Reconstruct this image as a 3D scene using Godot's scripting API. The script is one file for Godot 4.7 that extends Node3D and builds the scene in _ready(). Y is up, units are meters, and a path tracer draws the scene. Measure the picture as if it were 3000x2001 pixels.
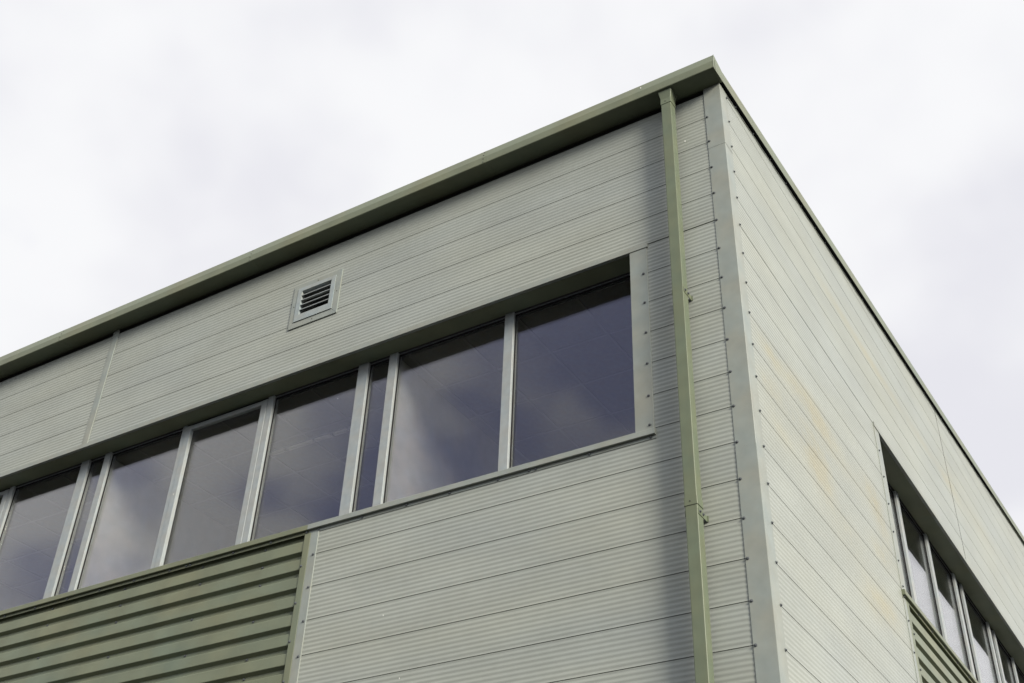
extends Node3D
# Corner of a metal-clad industrial building seen from the ground.
# Facade coordinates: u = metres from the building corner along a facade, y = height above the topmost panel joint,
# w = metres proud of the cladding face. Facade 0 faces +Z and runs towards -X, facade 1 faces +X and runs towards -Z.

const TOP := 9.609        # height of the topmost panel joint above the ground
const PITCH := 0.3        # panel cover height
const SLOPE := 0.092      # roof pitch along facade 1
const U_END := [14.0, 18.0]
const HEAD := -1.533
const SILL := -3.312

var M := {}
var screw_mesh: ArrayMesh
var rivet_mesh: ArrayMesh
var building: Node3D
var counts := {}
var rng := RandomNumberGenerator.new()


class Shape:
	var v := PackedVector3Array()
	var n := PackedVector3Array()
	var t := PackedVector2Array()

	func tri(a: Vector3, b: Vector3, c: Vector3, out: Vector3) -> void:
		var g := (b - a).cross(c - a)
		if g.length() < 1e-12:
			return
		var m := g.normalized()
		if m.dot(out) < 0.0:
			m = -m
		if g.dot(out) > 0.0:
			v.append_array([a, c, b])
		else:
			v.append_array([a, b, c])
		n.append_array([m, m, m])
		t.append_array([Vector2(), Vector2(), Vector2()])

	func quad(a: Vector3, b: Vector3, c: Vector3, d: Vector3, out: Vector3) -> void:
		tri(a, b, c, out)
		tri(a, c, d, out)

	# a quad whose corners carry their own normals and texture places
	func smooth_quad(p: Array, nn: Array, uv: Array) -> void:
		var g: Vector3 = (p[1] - p[0]).cross(p[2] - p[0])
		if g.length() < 1e-13:
			g = (p[2] - p[0]).cross(p[3] - p[0])
		var order := [0, 1, 2, 0, 2, 3]
		if g.dot(nn[0]) > 0.0:
			order = [0, 2, 1, 0, 3, 2]
		for i in order:
			v.append(p[i])
			n.append(nn[i])
			t.append(uv[i])

	func commit(m: Material) -> ArrayMesh:
		var a := []
		a.resize(Mesh.ARRAY_MAX)
		a[Mesh.ARRAY_VERTEX] = v
		a[Mesh.ARRAY_NORMAL] = n
		a[Mesh.ARRAY_TEX_UV] = t
		var r := ArrayMesh.new()
		r.add_surface_from_arrays(Mesh.PRIMITIVE_TRIANGLES, a)
		r.surface_set_material(0, m)
		return r


# ---------------------------------------------------------------- helpers

func at(f: int, u: float, y: float, w: float) -> Vector3:
	return Vector3(-u, TOP + y, w) if f == 0 else Vector3(w, TOP + y, -u)


func dir(f: int, u: float, y: float, w: float) -> Vector3:
	return Vector3(-u, y, w) if f == 0 else Vector3(w, y, -u)


# convex outline in (w, y) drawn out along the facade
func bar(s: Shape, f: int, pts: Array, u0: float, u1: float) -> void:
	var c := Vector2()
	for p in pts:
		c += p / pts.size()
	for i in pts.size():
		var p: Vector2 = pts[i]
		var q: Vector2 = pts[(i + 1) % pts.size()]
		var mid := (p + q) / 2 - c
		var e := q - p
		var nn := Vector2(e.y, -e.x)
		if nn.dot(mid) < 0:
			nn = -nn
		s.quad(at(f, u0, p.y, p.x), at(f, u1, p.y, p.x), at(f, u1, q.y, q.x), at(f, u0, q.y, q.x), dir(f, 0, nn.y, nn.x))
	for i in range(1, pts.size() - 1):
		for e in [[u0, -1.0], [u1, 1.0]]:
			s.tri(at(f, e[0], pts[0].y, pts[0].x), at(f, e[0], pts[i].y, pts[i].x), at(f, e[0], pts[i + 1].y, pts[i + 1].x), dir(f, e[1], 0, 0))


# convex outline in (u, y) drawn out along the facade's normal
func plate(s: Shape, f: int, pts: Array, w0: float, w1: float) -> void:
	var c := Vector2()
	for p in pts:
		c += p / pts.size()
	for i in pts.size():
		var p: Vector2 = pts[i]
		var q: Vector2 = pts[(i + 1) % pts.size()]
		var e := q - p
		var nn := Vector2(e.y, -e.x)
		if nn.dot((p + q) / 2 - c) < 0:
			nn = -nn
		s.quad(at(f, p.x, p.y, w0), at(f, q.x, q.y, w0), at(f, q.x, q.y, w1), at(f, p.x, p.y, w1), dir(f, nn.x, nn.y, 0))
	for i in range(1, pts.size() - 1):
		for e in [[w0, -1.0], [w1, 1.0]]:
			s.tri(at(f, pts[0].x, pts[0].y, e[0]), at(f, pts[i].x, pts[i].y, e[0]), at(f, pts[i + 1].x, pts[i + 1].y, e[0]), dir(f, 0, 0, e[1]))


# outline in (u, w) drawn out along the height
func post(s: Shape, f: int, pts: Array, y0: float, y1: float, grow := 0.0, smooth := false) -> void:
	var c := Vector2()
	for p in pts:
		c += p / pts.size()
	for i in pts.size():
		var p: Vector2 = pts[i]
		var q: Vector2 = pts[(i + 1) % pts.size()]
		var p1 := p + (p - c).normalized() * grow
		var q1 := q + (q - c).normalized() * grow
		var e := q - p
		var nn := Vector2(e.y, -e.x)
		if nn.dot((p + q) / 2 - c) < 0:
			nn = -nn
		s.quad(at(f, p.x, y0, p.y), at(f, q.x, y0, q.y), at(f, q1.x, y1, q1.y), at(f, p1.x, y1, p1.y), dir(f, nn.x, 0, nn.y))
	for i in range(1, pts.size() - 1):
		s.tri(at(f, pts[0].x, y0, pts[0].y), at(f, pts[i].x, y0, pts[i].y), at(f, pts[i + 1].x, y0, pts[i + 1].y), Vector3.DOWN)
		s.tri(at(f, pts[0].x, y1, pts[0].y), at(f, pts[i].x, y1, pts[i].y), at(f, pts[i + 1].x, y1, pts[i + 1].y), Vector3.UP)


func block(s: Shape, f: int, u0: float, u1: float, y0: float, y1: float, w0: float, w1: float) -> void:
	bar(s, f, [Vector2(w0, y0), Vector2(w1, y0), Vector2(w1, y1), Vector2(w0, y1)], u0, u1)


# a block whose outer edges are taken off so that they catch light
func soft_block(s: Shape, f: int, u0: float, u1: float, y0: float, y1: float, w0: float, w1: float, c := 0.004) -> void:
	post(s, f, [Vector2(u0, w0), Vector2(u0, w1 - c), Vector2(u0 + c, w1), Vector2(u1 - c, w1), Vector2(u1, w1 - c), Vector2(u1, w0)], y0, y1)


func numbered(parent: Node, called: String) -> String:
	var key := str(parent.get_instance_id()) + called
	counts[key] = counts.get(key, -1) + 1
	return called if counts[key] == 0 else "%s_%03d" % [called, counts[key]]


func add(parent: Node, called: String, mesh: Mesh, label := "") -> MeshInstance3D:
	var o := MeshInstance3D.new()
	o.name = numbered(parent, called)
	o.mesh = mesh
	o.cast_shadow = GeometryInstance3D.SHADOW_CASTING_SETTING_ON
	parent.add_child(o)
	if label:
		o.set_meta("label", label)
	return o


func part(parent: Node, called: String, s: Shape, m: Material, label := "") -> MeshInstance3D:
	return add(parent, called, s.commit(m), label)


func thing(called: String, label: String, category: String, where := Vector3.ZERO) -> Node3D:
	var o := Node3D.new()
	o.name = numbered(self, called)
	add_child(o)
	o.position = where
	o.set_meta("label", label)
	o.set_meta("category", category)
	return o


func fix(parent: Node, f: int, u: float, y: float, w: float, called := "screw") -> void:
	var o := add(parent, called, screw_mesh if called == "screw" else rivet_mesh)
	var p := at(f, u, y, w)
	var z := dir(f, 0, 0, 1)
	var roll := rng.randf() * TAU
	var x := Vector3.UP.cross(z).rotated(z, roll)
	o.transform = Transform3D(Basis(x, z.cross(x), z), p)
	var up: Node = parent
	while up and up != self:
		if up is Node3D and (up as Node3D).position != Vector3.ZERO:
			o.position -= (up as Node3D).position
		up = up.get_parent()


func lathe(rings: Array, sides: int, m: Material) -> ArrayMesh:
	var s := Shape.new()
	for i in rings.size() - 1:
		for k in sides:
			var a := TAU * k / sides
			var b := TAU * (k + 1) / sides
			var r: Vector2 = rings[i]
			var q: Vector2 = rings[i + 1]
			var mid := Vector3(cos((a + b) / 2), sin((a + b) / 2), 0)
			var out := mid * (r.y - q.y if r.y != q.y else 0.0) * -1.0 + Vector3(0, 0, 1) * absf(r.x - q.x) + mid * absf(r.y - q.y) * 2.0
			s.quad(Vector3(cos(a) * r.x, sin(a) * r.x, r.y), Vector3(cos(b) * r.x, sin(b) * r.x, r.y), Vector3(cos(b) * q.x, sin(b) * q.x, q.y), Vector3(cos(a) * q.x, sin(a) * q.x, q.y), out)
	return s.commit(m)


# ---------------------------------------------------------------- materials

func rgb(r: float, g: float, b: float) -> Color:
	return Color(r, g, b).linear_to_srgb()


func speckle(sd: int, freq: float, low: float, warm: float) -> ImageTexture:
	var nz := FastNoiseLite.new()
	nz.seed = sd
	nz.noise_type = FastNoiseLite.TYPE_SIMPLEX_SMOOTH
	nz.fractal_octaves = 5
	nz.frequency = freq
	var a := nz.get_seamless_image(256, 256)
	nz.seed = sd + 7
	nz.frequency = freq * 0.4
	var b := nz.get_seamless_image(256, 256)
	var im := Image.create_empty(256, 256, true, Image.FORMAT_RGB8)
	for y in 256:
		for x in 256:
			var p := a.get_pixel(x, y).r
			var q := b.get_pixel(x, y).r - 0.5
			var k := lerpf(low, 1.0, p)
			im.set_pixel(x, y, Color(clampf(k * (1 + warm * q), 0, 1), clampf(k, 0, 1), clampf(k * (1 - warm * q), 0, 1)))
	im.generate_mipmaps()
	return ImageTexture.create_from_image(im)


func paint(c: Color, rough: float, tex: Texture2D = null, scale := 0.6) -> StandardMaterial3D:
	var m := StandardMaterial3D.new()
	m.albedo_color = c
	m.roughness = rough
	m.metallic_specular = 0.28
	if tex:
		m.albedo_texture = tex
		m.uv1_triplanar = true
		m.uv1_world_triplanar = true
		m.uv1_scale = Vector3.ONE * scale
	return m


# mottling of the cladding's one paint, 20 m wide and 12 m high from 2 m above the topmost joint for each facade (one below the other), with the dried stains of facade 1
func cladding_texture() -> ImageTexture:
	var w := 1280
	var h := 1536
	var nz := FastNoiseLite.new()
	nz.seed = 40
	nz.frequency = 0.9
	nz.fractal_octaves = 5
	var im := Image.create_empty(w, h, true, Image.FORMAT_RGB8)
	# u, y, half length, half height, strength
	var stains := [[0.5, -2.5, 0.22, 0.10, 0.5], [0.62, -2.56, 0.16, 0.12, 0.4], [0.45, -2.92, 0.16, 0.10, 0.42], [1.1, -2.5, 0.3, 0.13, 0.5], [1.5, -2.52, 0.35, 0.12, 0.85], [1.72, -2.6, 0.25, 0.15, 0.5], [1.34, -2.9, 0.3, 0.14, 0.8],
		[1.4, -3.06, 0.25, 0.14, 0.8], [1.5, -3.17, 0.25, 0.14, 0.6], [0.73, -2.9, 0.3, 0.16, 0.4], [0.6, -3.22, 0.22, 0.12, 0.35], [2.9, -0.48, 0.5, 0.07, 0.45], [3.85, -0.5, 0.6, 0.07, 0.5], [4.65, -0.48, 0.6, 0.07, 0.5],
		[3.04, -2.54, 0.25, 0.12, 0.6], [3.2, -2.62, 0.2, 0.12, 0.7], [3.22, -2.75, 0.2, 0.1, 0.6], [3.25, -2.88, 0.2, 0.1, 0.5], [5.9, -0.45, 0.8, 0.08, 0.4], [6.8, -0.44, 0.6, 0.08, 0.5], [7.3, -0.2, 0.5, 0.3, 0.35], [8.9, -0.3, 0.8, 0.12, 0.4],
		[3.07, -3.18, 0.25, 0.12, 0.6], [3.45, -3.06, 0.2, 0.12, 0.5], [2.56, -3.84, 0.3, 0.15, 0.5], [3.0, -3.74, 0.3, 0.14, 0.6], [2.0, -3.4, 0.5, 0.2, 0.4], [2.3, -2.7, 0.5, 0.2, 0.35]]
	for py in h:
		var f := 0 if py < 768 else 1
		var y := 2.0 - 12.0 * (py % 768 + 0.5) / 768
		for px in w:
			var u := 20.0 * (px + 0.5) / w
			var a := nz.get_noise_2d(u * 0.8 + 200.0 * f, y * 2.2)
			var b := nz.get_noise_2d(u * 0.35 + 40.0 + 200.0 * f, y * 1.1 - 9.0)
			var c := nz.get_noise_2d(u * 9.0 + 11.0, y * 9.0)
			var k := 0.95 + 0.045 * a + 0.015 * c
			var col := Color(k * (1 + 0.014 * b), k * (1 + 0.005 * b), k * (1 - 0.018 * b))
			if f == 1 and u < 11.0 and y < 0.4 and y > -4.6:
				var st := 0.0
				for e in stains:
					var du: float = (u - e[0]) / (e[2] * 1.5)
					var dy: float = (y - e[1]) / (e[3] * 1.4)
					var d := du * du + dy * dy
					if d < 4.0:
						st += e[4] * exp(-d * 1.6)
				st = clampf(st * (0.75 + 0.9 * a + 0.4 * c), 0.0, 1.0) * 0.6
				col = col * Color(1, 1, 1).lerp(Color(1.0, 0.93, 0.80), st)
			im.set_pixel(px, py, Color(clampf(col.r, 0, 1), clampf(col.g, 0, 1), clampf(col.b, 0, 1)))
	im.generate_mipmaps()
	return ImageTexture.create_from_image(im)


func make_materials() -> void:
	var fine := speckle(3, 0.03, 0.93, 0.05)
	var soft := speckle(19, 0.012, 0.90, 0.07)
	var p := StandardMaterial3D.new()
	p.albedo_texture = cladding_texture()
	p.albedo_color = rgb(0.288, 0.310, 0.283)
	p.roughness = 0.34
	p.metallic_specular = 0.3
	M.panel = p
	M.grey = paint(rgb(0.238, 0.260, 0.238), 0.34, fine)
	M.green = paint(rgb(0.154, 0.175, 0.122), 0.36, soft)
	M.pipe = paint(rgb(0.128, 0.150, 0.102), 0.36, fine)
	M.frame = paint(rgb(0.27, 0.295, 0.30), 0.34, fine, 1.3)
	M.gasket = paint(rgb(0.012, 0.012, 0.013), 0.7)
	M.core = paint(rgb(0.05, 0.05, 0.05), 0.9, soft)
	M.dark = paint(rgb(0.008, 0.009, 0.011), 0.8)
	M.vent = paint(rgb(0.265, 0.30, 0.30), 0.36, fine, 1.3)
	M.screw = paint(rgb(0.075, 0.083, 0.09), 0.45)
	M.rivet = paint(rgb(0.07, 0.075, 0.06), 0.5)
	M.white = paint(rgb(0.42, 0.43, 0.42), 0.85, fine)
	M.tile = paint(rgb(0.25, 0.25, 0.245), 0.9, fine, 2.0)
	M.tee = paint(rgb(0.27, 0.27, 0.265), 0.5)
	M.lamp = paint(rgb(0.8, 0.8, 0.76), 0.25)
	M.carpet = paint(rgb(0.06, 0.065, 0.075), 0.95, soft)
	M.dropping = paint(rgb(0.75, 0.76, 0.72), 0.8)
	M.roof = paint(rgb(0.22, 0.24, 0.18), 0.6, soft)
	M.asphalt = paint(rgb(0.04, 0.04, 0.041), 0.92, speckle(31, 0.08, 0.6, 0.04), 0.9)
	var g := StandardMaterial3D.new()
	g.transparency = BaseMaterial3D.TRANSPARENCY_ALPHA
	g.albedo_color = Color(0.08, 0.08, 0.10, 0.05)
	g.roughness = 0.0
	g.metallic_specular = 0.5
	M.glass = g


# ---------------------------------------------------------------- sky

func make_sky(sun: Vector3) -> PanoramaSkyMaterial:
	var w := 1024
	var h := 512
	var nz := FastNoiseLite.new()
	nz.seed = 12
	nz.frequency = 0.55
	nz.fractal_octaves = 5
	nz.fractal_gain = 0.5
	var n2 := FastNoiseLite.new()
	n2.seed = 228
	n2.frequency = 0.35
	n2.fractal_octaves = 4
	var n3 := FastNoiseLite.new()
	n3.seed = 31
	n3.frequency = 1.5
	n3.fractal_octaves = 5
	n3.fractal_gain = 0.55
	var im := Image.create_empty(w, h, false, Image.FORMAT_RGBF)
	for py in h:
		var el := PI * (0.5 - (py + 0.5) / h)
		for px in w:
			var th := TAU * (px + 0.5) / w
			var d := Vector3(sin(th) * cos(el), sin(el), -cos(th) * cos(el))
			var up := maxf(d.y, 0.0)
			var q := Vector2(d.x, d.z) / (up + 0.35) * 2.4
			var a := nz.get_noise_3d(q.x, q.y, 3.0)
			var b := n2.get_noise_3d(q.x, q.y, -5.0)
			var c := n3.get_noise_3d(q.x, q.y, 8.0)
			var body := smoothstep(0.12, 0.82, 0.64 + 0.75 * a + 0.5 * c)
			var col := Vector3(0.216, 0.216, 0.231).lerp(Vector3(0.255, 0.256, 0.261), body)
			var gap := smoothstep(0.18, 0.58, b + 0.5 * c) * smoothstep(0.0, 0.3, up)
			col = col.lerp(Vector3(0.078, 0.088, 0.160), 0.85 * gap)
			var ang := rad_to_deg(acos(clampf(d.dot(sun), -1, 1)))
			col *= 1.0 + 1.5 * exp(-pow(ang / 34.0, 2))
			if d.y < 0.0:
				col = col.lerp(Vector3(0.1, 0.1, 0.1), smoothstep(0.0, 0.1, -d.y))
			im.set_pixel(px, py, Color(col.x, col.y, col.z))
	var m := PanoramaSkyMaterial.new()
	m.panorama = ImageTexture.create_from_image(im)
	return m


# ---------------------------------------------------------------- cladding

func rib(y: float, k: int) -> float:
	return -0.0012 * (1.0 - cos(TAU * (-k * PITCH - y) / 0.0375))


func rib_slope(y: float, k: int) -> float:
	return 0.0012 * sin(TAU * (-k * PITCH - y) / 0.0375) * TAU / 0.0375


# one micro-ribbed panel below joint k; holes = [[u0, u1, y0, y1]]; cut: the top follows the roof slope
func panel(f: int, u0: float, u1: float, k: int, top := 99.0, bottom := -99.0, holes := [], cut := false) -> void:
	var s := Shape.new()
	var yt := minf(-k * PITCH - 0.003, top)
	var yb := maxf(-(k + 1) * PITCH + 0.003, bottom)
	var ys := [yt, yb]
	var step := 0.0375 / 8.0
	var i0 := int(floor((-k * PITCH - yt) / step)) + 1
	for i in range(i0, 200):
		var y := -k * PITCH - i * step
		if y <= yb + 0.0005:
			break
		if y < yt - 0.0005:
			ys.append(y)
	for hole in holes:
		for y in [hole[2], hole[3]]:
			if y < yt - 0.0005 and y > yb + 0.0005:
				ys.append(y)
	ys.sort()
	ys.reverse()
	var tilt := rng.randf_range(-0.012, 0.012)
	var begin := func(y: float) -> float: return maxf(u0, (y - 0.066) / SLOPE) if cut else u0
	for i in ys.size() - 1:
		var ya: float = ys[i]
		var yc: float = ys[i + 1]
		var spans := [[begin.call(ya), begin.call(yc), u1, u1]]
		for hole in holes:
			if (ya + yc) / 2 < hole[3] and (ya + yc) / 2 > hole[2]:
				spans = [[u0, u0, hole[0], hole[0]], [hole[1], hole[1], u1, u1]]
		var na := dir(f, 0, -rib_slope(ya, k) + tilt, 1).normalized()
		var nc := dir(f, 0, -rib_slope(yc, k) + tilt, 1).normalized()
		for e in spans:
			if e[2] - e[1] < 0.001:
				continue
			s.smooth_quad([at(f, e[0], ya, rib(ya, k)), at(f, e[2], ya, rib(ya, k)), at(f, e[3], yc, rib(yc, k)), at(f, e[1], yc, rib(yc, k))], [na, na, nc, nc],
				[Vector2(e[0] / 20, (2 - ya) / 24 + 0.5 * f), Vector2(e[2] / 20, (2 - ya) / 24 + 0.5 * f), Vector2(e[3] / 20, (2 - yc) / 24 + 0.5 * f), Vector2(e[1] / 20, (2 - yc) / 24 + 0.5 * f)])
			s.quad(at(f, e[0], ya, rib(ya, k)), at(f, e[1], yc, rib(yc, k)), at(f, e[1], yc, -0.018), at(f, e[0], ya, -0.018), dir(f, -1, 0, 0))
			s.quad(at(f, e[2], ya, rib(ya, k)), at(f, e[3], yc, rib(yc, k)), at(f, e[3], yc, -0.018), at(f, e[2], ya, -0.018), dir(f, 1, 0, 0))
	for e in [[yt, 1.0], [yb, -1.0]]:
		var b: float = begin.call(e[0])
		if b < u1:
			s.quad(at(f, b, e[0], rib(e[0], k)), at(f, u1, e[0], rib(e[0], k)), at(f, u1, e[0], -0.018), at(f, b, e[0], -0.018), dir(f, 0, e[1], 0))
	if s.v.size() > 0:
		var uvs := s.t
		for i in s.v.size():
			if uvs[i] == Vector2():
				var p := s.v[i]
				uvs[i] = Vector2((-p.x if f == 0 else -p.z) / 20, (2 - (p.y - TOP)) / 24 + 0.5 * f)
		s.t = uvs
		part(building, "cladding_panel", s, M.panel)


const CROWN := 0.0952
const WEB := 0.019
const SHEET := 0.1676
const CROWN_TOP := -3.448
const PAN := -0.040


# trapezoidal sheet with crowns from number a to b (exclusive)
func sheet(f: int, u0: float, u1: float, a: int, b: int, lap: float) -> MeshInstance3D:
	var s := Shape.new()
	var pts := []
	if a == 0:
		pts.append(Vector2(PAN, SILL - 0.02))
		pts.append(Vector2(PAN, CROWN_TOP + WEB))
	for i in range(a, b):
		var y := CROWN_TOP - i * SHEET
		if i > a and i != 0:
			pts.append(Vector2(PAN, y + WEB))
		pts.append(Vector2(-0.004, y + 0.0015))
		pts.append(Vector2(-0.001, y - 0.001))
		pts.append(Vector2(0, y - 0.005))
		pts.append(Vector2(0, y - CROWN + 0.003))
		pts.append(Vector2(-0.002, y - CROWN - 0.001))
		pts.append(Vector2(PAN, y - CROWN - WEB))
	var last := CROWN_TOP - b * SHEET
	pts.append(Vector2(PAN, last + WEB))
	pts.append(Vector2(-0.0035, last - 0.012))
	for i in pts.size() - 1:
		var p: Vector2 = pts[i] + Vector2(lap, 0)
		var q: Vector2 = pts[i + 1] + Vector2(lap, 0)
		var nn := Vector2(p.y - q.y, q.x - p.x)
		s.quad(at(f, u0, p.y, p.x), at(f, u1, p.y, p.x), at(f, u1, q.y, q.x), at(f, u0, q.y, q.x), dir(f, 0, nn.y, nn.x))
	return part(building, "cladding_sheet", s, M.green, "sage green trapezoidal profiled metal sheet below the window sill")


# ---------------------------------------------------------------- windows

func pane(parent: Node, f: int, u0: float, u1: float, y0: float, y1: float, w := -0.240) -> void:
	var s := Shape.new()
	for z in [w, w - 0.016]:
		block(s, f, u0, u1, y0, y1, z - 0.004, z)
	part(parent, "pane", s, M.glass)


func mullion(parent: Node, f: int, a: float, b: float, w := -0.2) -> void:
	var s := Shape.new()
	post(s, f, [Vector2(a, -0.275), Vector2(a, w - 0.003), Vector2(a + 0.003, w), Vector2(b - 0.003, w), Vector2(b, w - 0.003), Vector2(b, -0.275)], SILL + 0.0, HEAD - 0.002)
	var o := part(parent, "mullion", s, M.frame)
	o.set_meta("label", "grey aluminium window mullion")


func casement(parent: Node, f: int, a: float, b: float) -> void:
	var s := Shape.new()
	var y0 := SILL + 0.03
	var y1 := HEAD - 0.026
	var t := 0.075
	for e in [[a, a + t], [b - t, b]]:
		soft_block(s, f, e[0], e[1], y0, y1, -0.236, -0.195, 0.003)
	block(s, f, a + t, b - t, y1 - 0.05, y1, -0.236, -0.198)
	block(s, f, a + t, b - t, y0, y0 + t, -0.236, -0.196)
	part(parent, "casement_frame", s, M.frame, "opening light with its own grey frame")


func window(f: int, start: float, finish: float, posts: Array, casements: Array) -> Node3D:
	var root := Node3D.new()
	root.name = numbered(building, "window_band")
	building.add_child(root)
	root.set_meta("label", ["ribbon window in the shaded facade reflecting dull cloud", "ribbon window in the bright facade reflecting white sky"][f])
	var s := Shape.new()
	block(s, f, start - 0.03, finish, HEAD - 0.012, HEAD - 0.0015, -0.275, -0.232)
	part(root, "head_rail", s, M.frame)
	s = Shape.new()
	block(s, f, start - 0.03, finish, SILL - 0.02, SILL + 0.028, -0.275, -0.198)
	part(root, "bottom_rail", s, M.frame)
	s = Shape.new()
	block(s, f, start - 0.06, start - 0.001, SILL - 0.02, HEAD - 0.0015, -0.275, -0.2)
	part(root, "side_rail", s, M.frame)
	for p in posts:
		mullion(root, f, p[0], p[1])
	var left := start - 0.002
	for i in posts.size() + 1:
		var right: float = posts[i][0] - 0.001 if i < posts.size() else finish
		pane(root, f, left + 0.001, right, SILL + 0.029, HEAD - 0.023)
		# black rubber seal round the glass
		s = Shape.new()
		block(s, f, left + 0.001, left + 0.009, SILL + 0.029, HEAD - 0.023, -0.2395, -0.228)
		block(s, f, right - 0.009, right - 0.001, SILL + 0.029, HEAD - 0.023, -0.2395, -0.228)
		block(s, f, left + 0.009, right - 0.009, HEAD - 0.034, HEAD - 0.023, -0.2395, -0.228)
		part(root, "glazing_seal", s, M.gasket)
		if i < posts.size():
			left = posts[i][1]
	for c in casements:
		casement(root, f, c[0], c[1])
	return root


# ---------------------------------------------------------------- the building

func build_structure() -> void:
	var s := Shape.new()
	# facade 0
	# with the opening of the vent left free
	block(s, 0, 0.022, 14.0, HEAD, -0.885, -0.28, -0.045)
	block(s, 0, 0.022, 14.0, -0.445, 0.085, -0.28, -0.045)
	block(s, 0, 0.022, 4.205, -0.8849, -0.4451, -0.28, -0.045)
	block(s, 0, 4.705, 14.0, -0.8849, -0.4451, -0.28, -0.045)
	part(building, "backing_wall", s, M.core)
	s = Shape.new()
	block(s, 0, 0.022, 0.92, SILL - 0.02, HEAD - 0.0005, -0.279, -0.045)
	part(building, "backing_wall", s, M.core)
	s = Shape.new()
	block(s, 0, 0.022, 14.0, -TOP + 0.01, SILL - 0.0205, -0.28, -0.045)
	part(building, "backing_wall", s, M.core)
	# facade 1
	s = Shape.new()
	plate(s, 1, [Vector2(0.285, HEAD), Vector2(18, HEAD), Vector2(18, 0.05 + SLOPE * 18), Vector2(0.285, 0.05 + SLOPE * 0.285)], -0.28, -0.022)
	part(building, "backing_wall", s, M.core)
	s = Shape.new()
	block(s, 1, 0.285, 3.72, SILL - 0.02, HEAD - 0.0005, -0.279, -0.022)
	part(building, "backing_wall", s, M.core)
	s = Shape.new()
	block(s, 1, 0.285, 18, -TOP + 0.01, SILL - 0.0205, -0.28, -0.045)
	part(building, "backing_wall", s, M.core)
	# far sides
	s = Shape.new()
	plate(s, 1, [Vector2(0.0, -TOP + 0.01), Vector2(18, -TOP + 0.01), Vector2(18, 0.05 + SLOPE * 18), Vector2(0.0, 0.05)], -14.25, -14.01)
	part(building, "end_wall", s, M.grey)
	s = Shape.new()
	block(s, 0, 0.0, 14.0, -TOP + 0.01, 0.05 + SLOPE * 18, -18.25, -18.01)
	part(building, "end_wall", s, M.grey)
	s = Shape.new()
	bar(s, 0, [Vector2(0.10, 0.16), Vector2(-18.2, 0.16 + SLOPE * 18.3), Vector2(-18.2, 0.05 + SLOPE * 18.2), Vector2(0.10, 0.088)], -0.02, 14.2)
	part(building, "roof", s, M.roof)
	# inside
	s = Shape.new()
	block(s, 0, 0.29, 14.0, -4.5, -4.25, -18.0, -0.285)
	part(building, "storey_floor", s, M.carpet)
	for p in [[3.50, 0.55], [7.38, 0.88], [11.23, 0.6]]:
		s = Shape.new()
		block(s, 0, p[0], p[0] + 0.1, -4.249, -1.575, -6.0, -0.283)
		block(s, 0, p[0] - 0.018, p[0] - 0.001, -4.249, -1.575, -p[1], -0.283)
		part(building, "partition", s, M.white, "pale inside partition meeting the glass")
	s = Shape.new()
	block(s, 0, 5.0, 14.0, -4.249, -1.575, -6.12, -6.001)
	part(building, "partition", s, M.white)
	s = Shape.new()
	block(s, 0, 6.0, 6.1, -4.249, -1.575, -18.0, -6.13)
	part(building, "partition", s, M.white)
	var ceiling := Node3D.new()
	ceiling.name = "suspended_ceiling"
	building.add_child(ceiling)
	s = Shape.new()
	block(s, 0, 0.285, 14.0, -1.53, -1.50, -18.0, -0.285)
	part(ceiling, "ceiling_board", s, M.tile)
	var tile := Shape.new()
	block(tile, 0, -0.287, 0.287, -TOP - 0.012, -TOP, -0.287, 0.287)
	var tm := tile.commit(M.tile)
	for i in 21:
		for j in 5:
			var o := add(ceiling, "ceiling_tile", tm)
			o.position = at(0, 0.79 + i * 0.6 - 0.1, -1.548, -0.57 - j * 0.6)
	for i in 22:
		s = Shape.new()
		block(s, 0, 0.378 + i * 0.6, 0.402 + i * 0.6, -1.568, -1.531, -3.4, -0.285)
		part(ceiling, "ceiling_bar", s, M.tee)
	for j in 5:
		s = Shape.new()
		block(s, 0, 0.29, 13.5, -1.5672, -1.531, -0.882 - j * 0.6, -0.858 - j * 0.6)
		part(ceiling, "ceiling_bar", s, M.tee)


func build_facade_panels() -> void:
	var vent_hole := [[4.205, 4.705, -0.885, -0.445]]
	for k in 5:
		panel(0, 0.10, 7.54, k, 0.056 if k == 0 else 99.0, -1.49, vent_hole if k in [1, 2] else [])
		panel(0, 7.56, 14.0, k, 0.056 if k == 0 else 99.0, -1.49)
	for k in range(5, 11):
		panel(0, 0.10, 0.80, k)
	for k in range(11, 32):
		panel(0, 0.10, 0.80 if k < 11 else 3.99, k, -3.30 if k == 11 else 99.0, -TOP + 0.02)
	# facade 1: the top courses are cut to the roof slope
	for k in range(-6, 5):
		panel(1, 0.10, 7.180, k, 99.0, -99.0 if k < 4 else -1.49, [], k < 1)
		panel(1, 7.214, 18.0, k, 99.0, -99.0 if k < 4 else -1.49, [], k < 1)
	var g := Shape.new()
	plate(g, 1, [Vector2(7.181, -1.484), Vector2(7.213, -1.484), Vector2(7.213, 0.066 + SLOPE * 7.19), Vector2(7.181, 0.066 + SLOPE * 7.19)], -0.0215, -0.006)
	part(building, "joint_gasket", g, M.gasket, "black rubber gasket in the upright joint between panels")
	for k in range(5, 32):
		panel(1, 0.10, 3.62, k, 99.0, -TOP + 0.02)


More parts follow.
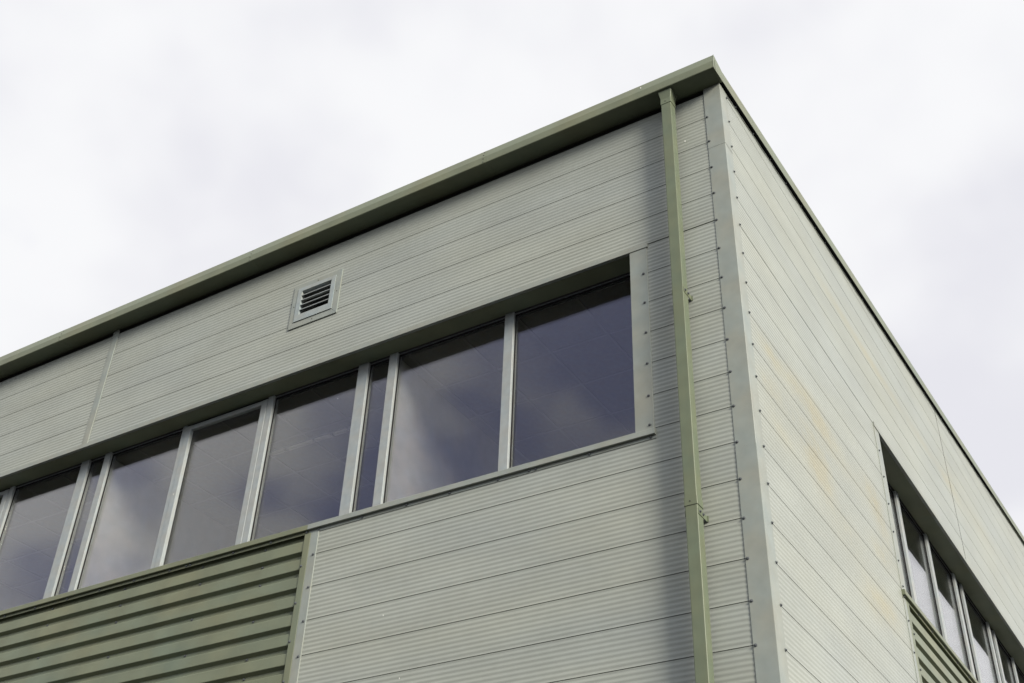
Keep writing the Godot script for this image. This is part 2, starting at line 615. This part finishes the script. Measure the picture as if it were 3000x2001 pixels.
func build_corner() -> void:
	var cuts := [0.056, -0.687, -3.655, -6.623, -TOP + 0.02]
	for i in 4:
		var s := Shape.new()
		var w := 0.006 - 0.0016 * (i % 2)
		var y1: float = cuts[i] if i == 0 else cuts[i] + 0.0
		var y0: float = cuts[i + 1] + 0.0012
		# an angle of folded sheet with a small bend radius
		var prof := [Vector2(0.15, 0.001), Vector2(0.15, w), Vector2(-0.002, w), Vector2(-w + 0.0012, w - 0.0012), Vector2(-w, 0.002)]
		for e in prof.size() - 1:
			var p: Vector2 = prof[e]
			var q: Vector2 = prof[e + 1]
			s.quad(at(0, p.x, y0, p.y), at(0, q.x, y0, q.y), at(0, q.x, y1, q.y), at(0, p.x, y1, p.y), Vector3(1 if e == 0 else 0, 0, 1) if e != 0 else Vector3(-1, 0, 0))
		# the other leg, on facade 1
		var s2 := [Vector2(-0.002, w), Vector2(0.15, w), Vector2(0.15, 0.001)]
		var ye := y1
		for e in s2.size() - 1:
			var p: Vector2 = s2[e]
			var q: Vector2 = s2[e + 1]
			s.quad(at(1, p.x, y0, p.y), at(1, q.x, y0, q.y), at(1, q.x, ye, q.y), at(1, p.x, ye, p.y), Vector3(1, 0, 0) if e == 0 else Vector3(0, 0, -1))
		for e in [[0.15, 0.0], [0.0, 0.0]]:
			pass
		var o := part(building, "corner_flashing", s, M.grey)
		for k in range(0, 32):
			var y := -k * PITCH - 0.006
			if y < y1 and y > y0:
				if k > 0:
					fix(o, 0, 0.135, y + rng.randf_range(-0.004, 0.004), w)
				fix(o, 1, 0.137, y - 0.004 + rng.randf_range(-0.004, 0.004), w)


func build_gutter() -> void:
	var cuts := [-0.033, 2.33, 5.31, 8.30, 11.29, 14.2]
	for i in 5:
		var s := Shape.new()
		var e := 0.0012 * (i % 2)
		bar(s, 0, [Vector2(0.0005, 0.057), Vector2(0.188, 0.057 - e), Vector2(0.194 + e, 0.060), Vector2(0.1965 + e, 0.066), Vector2(0.1965 + e, 0.140), Vector2(0.1955 + e, 0.146), Vector2(0.172 + e, 0.240), Vector2(0.167, 0.244 + e), Vector2(0.0005, 0.190)], cuts[i], cuts[i + 1] - 0.001)
		var o := part(building, "eaves_gutter", s, M.green)
		if i > 0:
			for p in [[0.075, 0.198], [0.118, 0.198], [0.17, 0.1915], [0.220, 0.1785]]:
				fix(o, 0, cuts[i] + 0.025, p[0], p[1] + e - 0.0005, "rivet")
			if true:
				var st := Shape.new()
				block(st, 0, cuts[i] - 0.012, cuts[i] + 0.05, 0.0535, 0.0555, 0.02, 0.185)
				part(o, "joint_strap", st, M.green)
	# stop end of the gutter
	var s := Shape.new()
	plate(s, 1, [Vector2(-0.198, 0.058), Vector2(-0.0005, 0.058), Vector2(-0.0005, 0.205), Vector2(-0.174, 0.246), Vector2(-0.1985, 0.146)], 0.0332, 0.0350)
	part(building, "gutter_stop_end", s, M.green)


func build_verge() -> void:
	var cuts := [-0.158, 2.70, 5.70, 8.70, 11.70, 14.7, 18.2]
	for i in 6:
		var e := 0.001 * (i % 2)
		var a: float = cuts[i]
		var b: float = cuts[i + 1] - 0.001
		var s := Shape.new()
		var ring := [Vector2(0.0352, 0.066), Vector2(0.0355, 0.064), Vector2(0.0365 + e, 0.064), Vector2(0.037 + e, 0.068), Vector2(0.037 + e, 0.192), Vector2(0.034, 0.204), Vector2(0.0, 0.226), Vector2(0.0, 0.150), Vector2(0.0352, 0.150)]
		for k in ring.size():
			var p: Vector2 = ring[k]
			var q: Vector2 = ring[(k + 1) % ring.size()]
			var nn := Vector2(-(q.y - p.y), q.x - p.x) * -1.0
			s.quad(at(1, a, p.y + SLOPE * a, p.x), at(1, b, p.y + SLOPE * b, p.x), at(1, b, q.y + SLOPE * b, q.x), at(1, a, q.y + SLOPE * a, q.x), dir(1, 0, nn.y, nn.x))
		var o := part(building, "verge_flashing", s, M.green)
		# near-black strip under the verge, between the flashing and the cladding
		var strip_shape := Shape.new()
		var a0 := maxf(a, 0.002)
		plate(strip_shape, 1, [Vector2(a0, 0.070 + SLOPE * a0), Vector2(b, 0.070 + SLOPE * b), Vector2(b, 0.140 + SLOPE * b), Vector2(a0, 0.140 + SLOPE * a0)], -0.02, 0.0348)
		part(o, "verge_strip", strip_shape, M.dark)
		var lip := Shape.new()
		plate(lip, 1, [Vector2(maxf(a, 0.155), 0.040 + SLOPE * maxf(a, 0.155)), Vector2(b, 0.040 + SLOPE * b), Vector2(b, 0.068 + SLOPE * b), Vector2(maxf(a, 0.155), 0.068 + SLOPE * maxf(a, 0.155))], 0.0008, 0.003)
		part(o, "lip", lip, M.grey)
		var u := a + 0.09
		while u < b:
			if u > 0.16 and u < 14.0:
				fix(o, 1, u, 0.054 + SLOPE * u, 0.003)
			u += 0.425


func build_trims() -> void:
	var s: Shape
	var o: MeshInstance3D
	for f in 2:
		var end: float = [13.6, 17.6][f]
		var a: float = [0.757, 3.575][f]
		# head: folded face, and the reveal above the glass
		s = Shape.new()
		bar(s, f, [Vector2(-0.02, HEAD), Vector2(0.011, HEAD), Vector2(0.013, HEAD + 0.002), Vector2(0.013, HEAD + 0.046), Vector2(0.010, HEAD + 0.049), Vector2(-0.02, HEAD + 0.049)], a, end)
		part(building, "head_flashing", s, M.grey)
		s = Shape.new()
		block(s, f, a + 0.1, end, HEAD - 0.0012, HEAD + 0.0, -0.21, -0.021)
		part(building, "window_reveal", s, M.green)
		# jamb
		s = Shape.new()
		var j0: float = [0.768, 3.578][f]
		var j1: float = [0.925, 3.735][f]
		soft_block(s, f, j0, j1, SILL - 0.01, HEAD - 0.0012, -0.02, 0.006, 0.002)
		block(s, f, j1 - 0.004, j1, SILL - 0.01, HEAD - 0.0015, -0.2, -0.0205)
		o = part(building, "jamb_flashing", s, M.grey)
		for k in range(6, 11):
			fix(o, f, j0 + 0.034, -k * PITCH - 0.004, 0.006)
		fix(o, f, j0 + 0.034, -3.265, 0.006)
		# sill in lengths, the ones over the profiled sheets in green
		var cuts: Array = [[0.755, 1.836, 4.068, 5.49, 8.49, 11.49, 13.6], [3.566, 6.35, 9.35, 12.35, 15.35, 17.6]][f]
		for i in cuts.size() - 1:
			var m: Material = M.grey if f == 0 and i < 2 else M.green
			var e := 0.001 * (i % 2)
			s = Shape.new()
			bar(s, f, [Vector2(-0.2, SILL - 0.051), Vector2(0.028, SILL - 0.051), Vector2(0.031 + e, SILL - 0.048), Vector2(0.031 + e, SILL - 0.004), Vector2(0.027, SILL + e), Vector2(-0.2, SILL + 0.014)], cuts[i] + 0.0006, cuts[i + 1] - 0.0006)
			block(s, f, cuts[i] + 0.0006, cuts[i + 1] - 0.0006, SILL - 0.077, SILL - 0.0512, -0.003, 0.0035)
			o = part(building, "window_sill", s, m)
			var at_u: Array = []
			if f == 0:
				at_u = [0.798, 1.316, 1.79, 1.852, 2.137, 2.60, 3.03, 3.489, 3.956, 4.09, 4.496, 4.94, 5.467, 5.514, 5.727, 6.19, 6.653, 7.111, 7.575, 8.03, 8.45, 8.55, 9.0, 9.5]
			else:
				for n in 14:
					at_u.append(3.60 + n * 0.455)
			for u in at_u:
				if u > cuts[i] and u < cuts[i + 1]:
					fix(o, f, u, SILL - 0.062, 0.0035)
	# vertical cover strip between the upper panels of facade 0
	s = Shape.new()
	post(s, 0, [Vector2(7.498, 0.0005), Vector2(7.498, 0.005), Vector2(7.504, 0.0085), Vector2(7.568, 0.0085), Vector2(7.574, 0.005), Vector2(7.599, 0.004), Vector2(7.599, 0.0005)], HEAD + 0.0495, 0.056)
	part(building, "cover_strip", s, M.grey)
	# edge flashings beside the profiled sheets
	for f in 2:
		var g: Array = [[3.955, 4.040, 4.108], [3.575, 3.650, 3.728]][f]
		s = Shape.new()
		soft_block(s, f, g[0], g[1], -TOP + 0.02, SILL - 0.078, -0.03, 0.007, 0.002)
		o = part(building, "edge_flashing", s, M.grey)
		for k in range(12, 18):
			fix(o, f, g[0] + 0.024, -k * PITCH - 0.006, 0.007)
		s = Shape.new()
		soft_block(s, f, g[1] + 0.0005, g[2], -TOP + 0.02, SILL - 0.078, -0.04, 0.009, 0.002)
		o = part(building, "edge_flashing", s, M.green)
		for k in 6:
			fix(o, f, g[2] - 0.013, -3.691 - k * SHEET * 2.0, 0.009)


func build_sheets() -> void:
	for f in 2:
		var u0: float = [4.07, 3.70][f]
		var u1: float = U_END[f]
		var groups := [[0, 1, -0.0012], [1, 7, 0.0], [7, 13, -0.0012], [13, 19, 0.0], [19, 25, -0.0012], [25, 36, 0.0]]
		var rows := {4.132: range(0, 12), 4.59: [0, 1, 2, 4, 6, 7, 9], 5.34: [0, 1, 3, 5, 7, 8], 6.35: [0, 1, 2, 4, 6, 7], 7.36: [0, 1, 3, 5, 7], 8.37: [0, 1, 2, 4]}
		if f == 1:
			rows = {4.6: [0, 1, 2, 4], 5.6: [0, 1, 3, 5], 6.6: [0, 1, 2, 4], 7.6: [0, 1, 3]}
		for g in groups:
			var o := sheet(f, u0, u1, g[0], g[1], g[2])
			for u in rows:
				for r in rows[u]:
					# r counts the flats; the first lies above the first crown
					var own: bool = (r <= 1) if g[0] == 0 else (r > g[0] and r <= g[1])
					if own:
						fix(o, f, u + rng.randf_range(-0.008, 0.008), CROWN_TOP - r * SHEET + WEB + 0.018 + rng.randf_range(-0.004, 0.004), PAN + g[2])


func build_droppings() -> void:
	var host := building
	for d in [[0, 0.358, -0.481, 0.0012, 0.014], [0, 0.673, 0.196, 0.1845, 0.012], [0, 3.159, -4.31, 0.0012, 0.009], [0, 2.943, -4.853, 0.0012, 0.009], [0, 6.16, -2.36, -0.1945, 0.010], [0, 4.185, -1.812, -0.2385, 0.008]]:
		var s := Shape.new()
		var c := at(d[0], d[1], d[2], d[3] + 0.001)
		var pts := []
		for i in 11:
			var a := TAU * i / 11
			var r: float = 0.75 * d[4] * rng.randf_range(0.45, 1.0)
			var yy := sin(a) * r * (2.0 if sin(a) < 0 else 1.0)
			pts.append(at(d[0], d[1] + cos(a) * r * 0.6, d[2] + yy, d[3]))
		for i in 11:
			s.tri(c, pts[i], pts[(i + 1) % 11], dir(d[0], 0, 0, 1))
		part(host, "bird_dropping", s, M.dropping, "small dried white bird dropping")


# ---------------------------------------------------------------- things fixed to the building

func round_rect(u0: float, u1: float, w0: float, w1: float, r: float) -> Array:
	var a := []
	for c in [[u0 + r, w0 + r, PI], [u1 - r, w0 + r, 1.5 * PI], [u1 - r, w1 - r, 0.0], [u0 + r, w1 - r, 0.5 * PI]]:
		for i in 4:
			var t: float = c[2] + i * PI / 6
			a.append(Vector2(c[0] + cos(t) * r, c[1] + sin(t) * r))
	return a


func build_downpipe() -> void:
	var root := thing("downpipe", "square sage green rainwater downpipe fixed to the wall beside the building corner", "downpipe")
	var body := round_rect(0.403, 0.497, 0.061, 0.155, 0.006)
	var s := Shape.new()
	post(s, 0, body, -4.06, -0.05)
	part(root, "pipe_length", s, M.pipe)
	s = Shape.new()
	post(s, 0, round_rect(0.4035, 0.4965, 0.0615, 0.1545, 0.006), -TOP + 0.08, -4.0605)
	part(root, "pipe_length", s, M.pipe)
	# flared outlet under the gutter
	s = Shape.new()
	post(s, 0, round_rect(0.401, 0.499, 0.059, 0.157, 0.006), -0.040, 0.053, 0.022)
	part(root, "outlet", s, M.pipe)
	for y in [[-0.100, -0.0405], [-4.099, -4.036]]:
		s = Shape.new()
		post(s, 0, round_rect(0.399, 0.501, 0.057, 0.159, 0.006), y[0], y[1])
		var o := part(root, "collar", s, M.pipe)
		fix(o, 0, 0.452, (y[0] + y[1]) / 2, 0.159, "rivet")
	for y in [-2.215, -4.150]:
		var o: MeshInstance3D
		for side in [[0.4972, 0.5005, 1.0], [0.3995, 0.4028, -1.0]]:
			s = Shape.new()
			block(s, 0, side[0], side[1], y - 0.022, y + 0.022, 0.004, 0.150)
			var ear: float = side[0] if side[2] < 0 else side[1]
			block(s, 0, minf(ear, ear + side[2] * 0.010), maxf(ear, ear + side[2] * 0.010), y - 0.022, y + 0.022, 0.0015, 0.006)
			o = part(root, "bracket", s, M.pipe)
		for w in [0.126, 0.074]:
			var sc := add(o, "screw", screw_mesh)
			sc.transform = Transform3D(Basis(Vector3(0, 0, 1), Vector3(0, 1, 0), Vector3(1, 0, 0)).orthonormalized(), at(0, 0.3995, y + 0.002, w))
	s = Shape.new()
	post(s, 0, round_rect(0.398, 0.502, 0.056, 0.160, 0.006), -TOP + 0.0, -TOP + 0.0795)
	part(root, "shoe", s, M.pipe)


func build_vent() -> void:
	var root := thing("louvre_vent", "small square grey louvred air vent set in the upper wall under the gutter", "air vent")
	var o := [4.142, 4.765, -0.950, -0.389]
	var i := [4.208, 4.702, -0.881, -0.447]
	var trims := [[Vector2(o[0], o[3]), Vector2(o[1], o[3]), Vector2(i[1], i[3]), Vector2(i[0], i[3])], [Vector2(o[0], o[2]), Vector2(o[1], o[2]), Vector2(i[1], i[2]), Vector2(i[0], i[2])],
		[Vector2(o[0], o[2]), Vector2(o[0], o[3]), Vector2(i[0], i[3]), Vector2(i[0], i[2])], [Vector2(o[1], o[2]), Vector2(o[1], o[3]), Vector2(i[1], i[3]), Vector2(i[1], i[2])]]
	for t in 4:
		var s := Shape.new()
		plate(s, 0, trims[t], -0.002, 0.011 + 0.0012 * (t / 2))
		var b := part(root, "surround", s, M.grey)
		var m: Vector2 = (trims[t][0] + trims[t][1] + trims[t][2] + trims[t][3]) / 4
		fix(b, 0, m.x, m.y, 0.011 + 0.0012 * (t / 2), "rivet")
	# the bluish frame with a mitred look, standing out of the surround
	var q := [4.262, 4.648, -0.806, -0.492]
	var s := Shape.new()
	block(s, 0, i[0] + 0.002, i[1] - 0.002, q[3], i[3] - 0.002, -0.04, 0.020)
	block(s, 0, i[0] + 0.002, i[1] - 0.002, i[2] + 0.002, q[2], -0.04, 0.020)
	block(s, 0, i[0] + 0.002, q[0], q[2] + 0.0002, q[3] - 0.0002, -0.04, 0.0198)
	block(s, 0, q[1], i[1] - 0.002, q[2] + 0.0002, q[3] - 0.0002, -0.04, 0.0198)
	part(root, "frame", s, M.vent)
	s = Shape.new()
	block(s, 0, i[0] + 0.004, i[1] - 0.004, i[2] + 0.004, i[3] - 0.004, -0.90, -0.895)
	part(root, "duct_end", s, M.grey)
	s = Shape.new()
	for e in [[i[0] + 0.0005, i[0] + 0.003, i[2], i[3]], [i[1] - 0.003, i[1] - 0.0005, i[2], i[3]], [i[0] + 0.003, i[1] - 0.003, i[2], i[2] + 0.003], [i[0] + 0.003, i[1] - 0.003, i[3] - 0.003, i[3]]]:
		block(s, 0, e[0], e[1], e[2], e[3], -0.895, -0.041)
	part(root, "duct", s, M.grey)
	var n := 5
	var step: float = (q[3] - q[2]) / n
	for b in n:
		s = Shape.new()
		var y: float = q[2] + b * step
		bar(s, 0, [Vector2(0.014, y + 0.001), Vector2(0.017, y + 0.002), Vector2(0.017, y + 0.010), Vector2(-0.030, y + 0.040), Vector2(-0.032, y + 0.038), Vector2(0.010, y + 0.008)], q[0] + 0.0005, q[1] - 0.0005)
		part(root, "louvre_blade", s, M.frame)


func build_ceiling_light() -> void:
	var root := thing("ceiling_light", "unlit slim strip light in the ceiling seen through the window glass", "ceiling light")
	var s := Shape.new()
	block(s, 0, 4.66, 5.80, -1.585, -1.5685, -1.05, -0.98)
	part(root, "housing", s, M.frame)
	for a in [4.70, 4.92, 5.16, 5.54]:
		s = Shape.new()
		var len_: float = {4.70: 0.18, 4.92: 0.21, 5.16: 0.34, 5.54: 0.22}[a]
		bar(s, 0, [Vector2(-1.045, -1.5855), Vector2(-1.03, -1.600), Vector2(-1.0, -1.600), Vector2(-0.985, -1.5855)], a, a + len_)
		part(root, "diffuser", s, M.lamp)


func build_ground() -> void:
	var o := MeshInstance3D.new()
	o.name = "ground"
	var p := PlaneMesh.new()
	p.size = Vector2(3000, 3000)
	p.material = M.asphalt
	o.mesh = p
	add_child(o)
	o.set_meta("kind", "structure")
	o.set_meta("label", "dark asphalt yard in front of the building")
	o.set_meta("category", "ground")


func _ready() -> void:
	rng.seed = 5
	# camera, sky, sun, exposure
	var cam := Camera3D.new()
	cam.name = "camera"
	cam.fov = 32.266
	cam.near = 0.1
	cam.far = 6000.0
	add_child(cam)
	cam.position = Vector3(2.3776, TOP - 8.0092, 6.8414)
	cam.rotation = Vector3(0.63172, 0.57592, 0.04204)
	cam.current = true

	var phi := deg_to_rad(65.0)
	var ele := deg_to_rad(22.5)
	var sun_dir := Vector3(sin(phi) * cos(ele), sin(ele), cos(phi) * cos(ele))
	var env := Environment.new()
	env.background_mode = Environment.BG_SKY
	env.sky = Sky.new()
	env.sky.sky_material = make_sky(sun_dir)
	env.tonemap_mode = Environment.TONE_MAPPER_LINEAR
	env.tonemap_exposure = 3.7
	env.sdfgi_enabled = true
	env.ssao_enabled = true
	env.ssil_enabled = true
	var we := WorldEnvironment.new()
	we.name = "world_environment"
	we.environment = env
	add_child(we)
	var sun := DirectionalLight3D.new()
	sun.name = "sun"
	sun.light_energy = 0.5
	sun.light_color = Color(1.0, 0.965, 0.90)
	sun.light_angular_distance = 19.0
	sun.shadow_enabled = true
	add_child(sun)
	sun.look_at_from_position(sun_dir * 50.0, Vector3.ZERO, Vector3.UP)

	make_materials()
	screw_mesh = lathe([Vector2(0.012, 0.0), Vector2(0.012, 0.0022), Vector2(0.0078, 0.0036), Vector2(0.0078, 0.010), Vector2(0.0055, 0.0118), Vector2(0.0, 0.0122)], 10, M.screw)
	rivet_mesh = lathe([Vector2(0.0065, 0.0), Vector2(0.006, 0.002), Vector2(0.0035, 0.0035), Vector2(0.0, 0.0038)], 8, M.rivet)

	build_ground()
	building = thing("industrial_building", "pale grey ribbed metal clad industrial building with sage green gutter and ribbon windows", "building")
	build_structure()
	build_facade_panels()
	build_corner()
	build_trims()
	build_sheets()
	window(0, 0.927, 13.6, [[2.189, 2.282], [3.476, 3.570], [3.818, 3.94], [5.007, 5.081], [6.203, 6.257], [7.331, 7.423], [7.668, 7.796], [8.918, 8.99], [10.06, 10.11], [11.18, 11.28], [11.52, 11.65], [12.77, 12.84]], [[5.083, 6.201], [8.992, 10.058]])
	window(1, 3.737, 17.6, [[4.975, 5.065], [6.13, 6.22], [7.32, 7.41], [7.665, 7.755], [9.0, 9.09], [9.31, 9.40], [10.4, 10.49], [11.6, 11.69], [12.0, 12.1], [13.3, 13.39], [14.4, 14.49], [15.7, 15.79]], [])
	build_gutter()
	build_verge()
	build_droppings()
	build_downpipe()
	build_vent()
	build_ceiling_light()
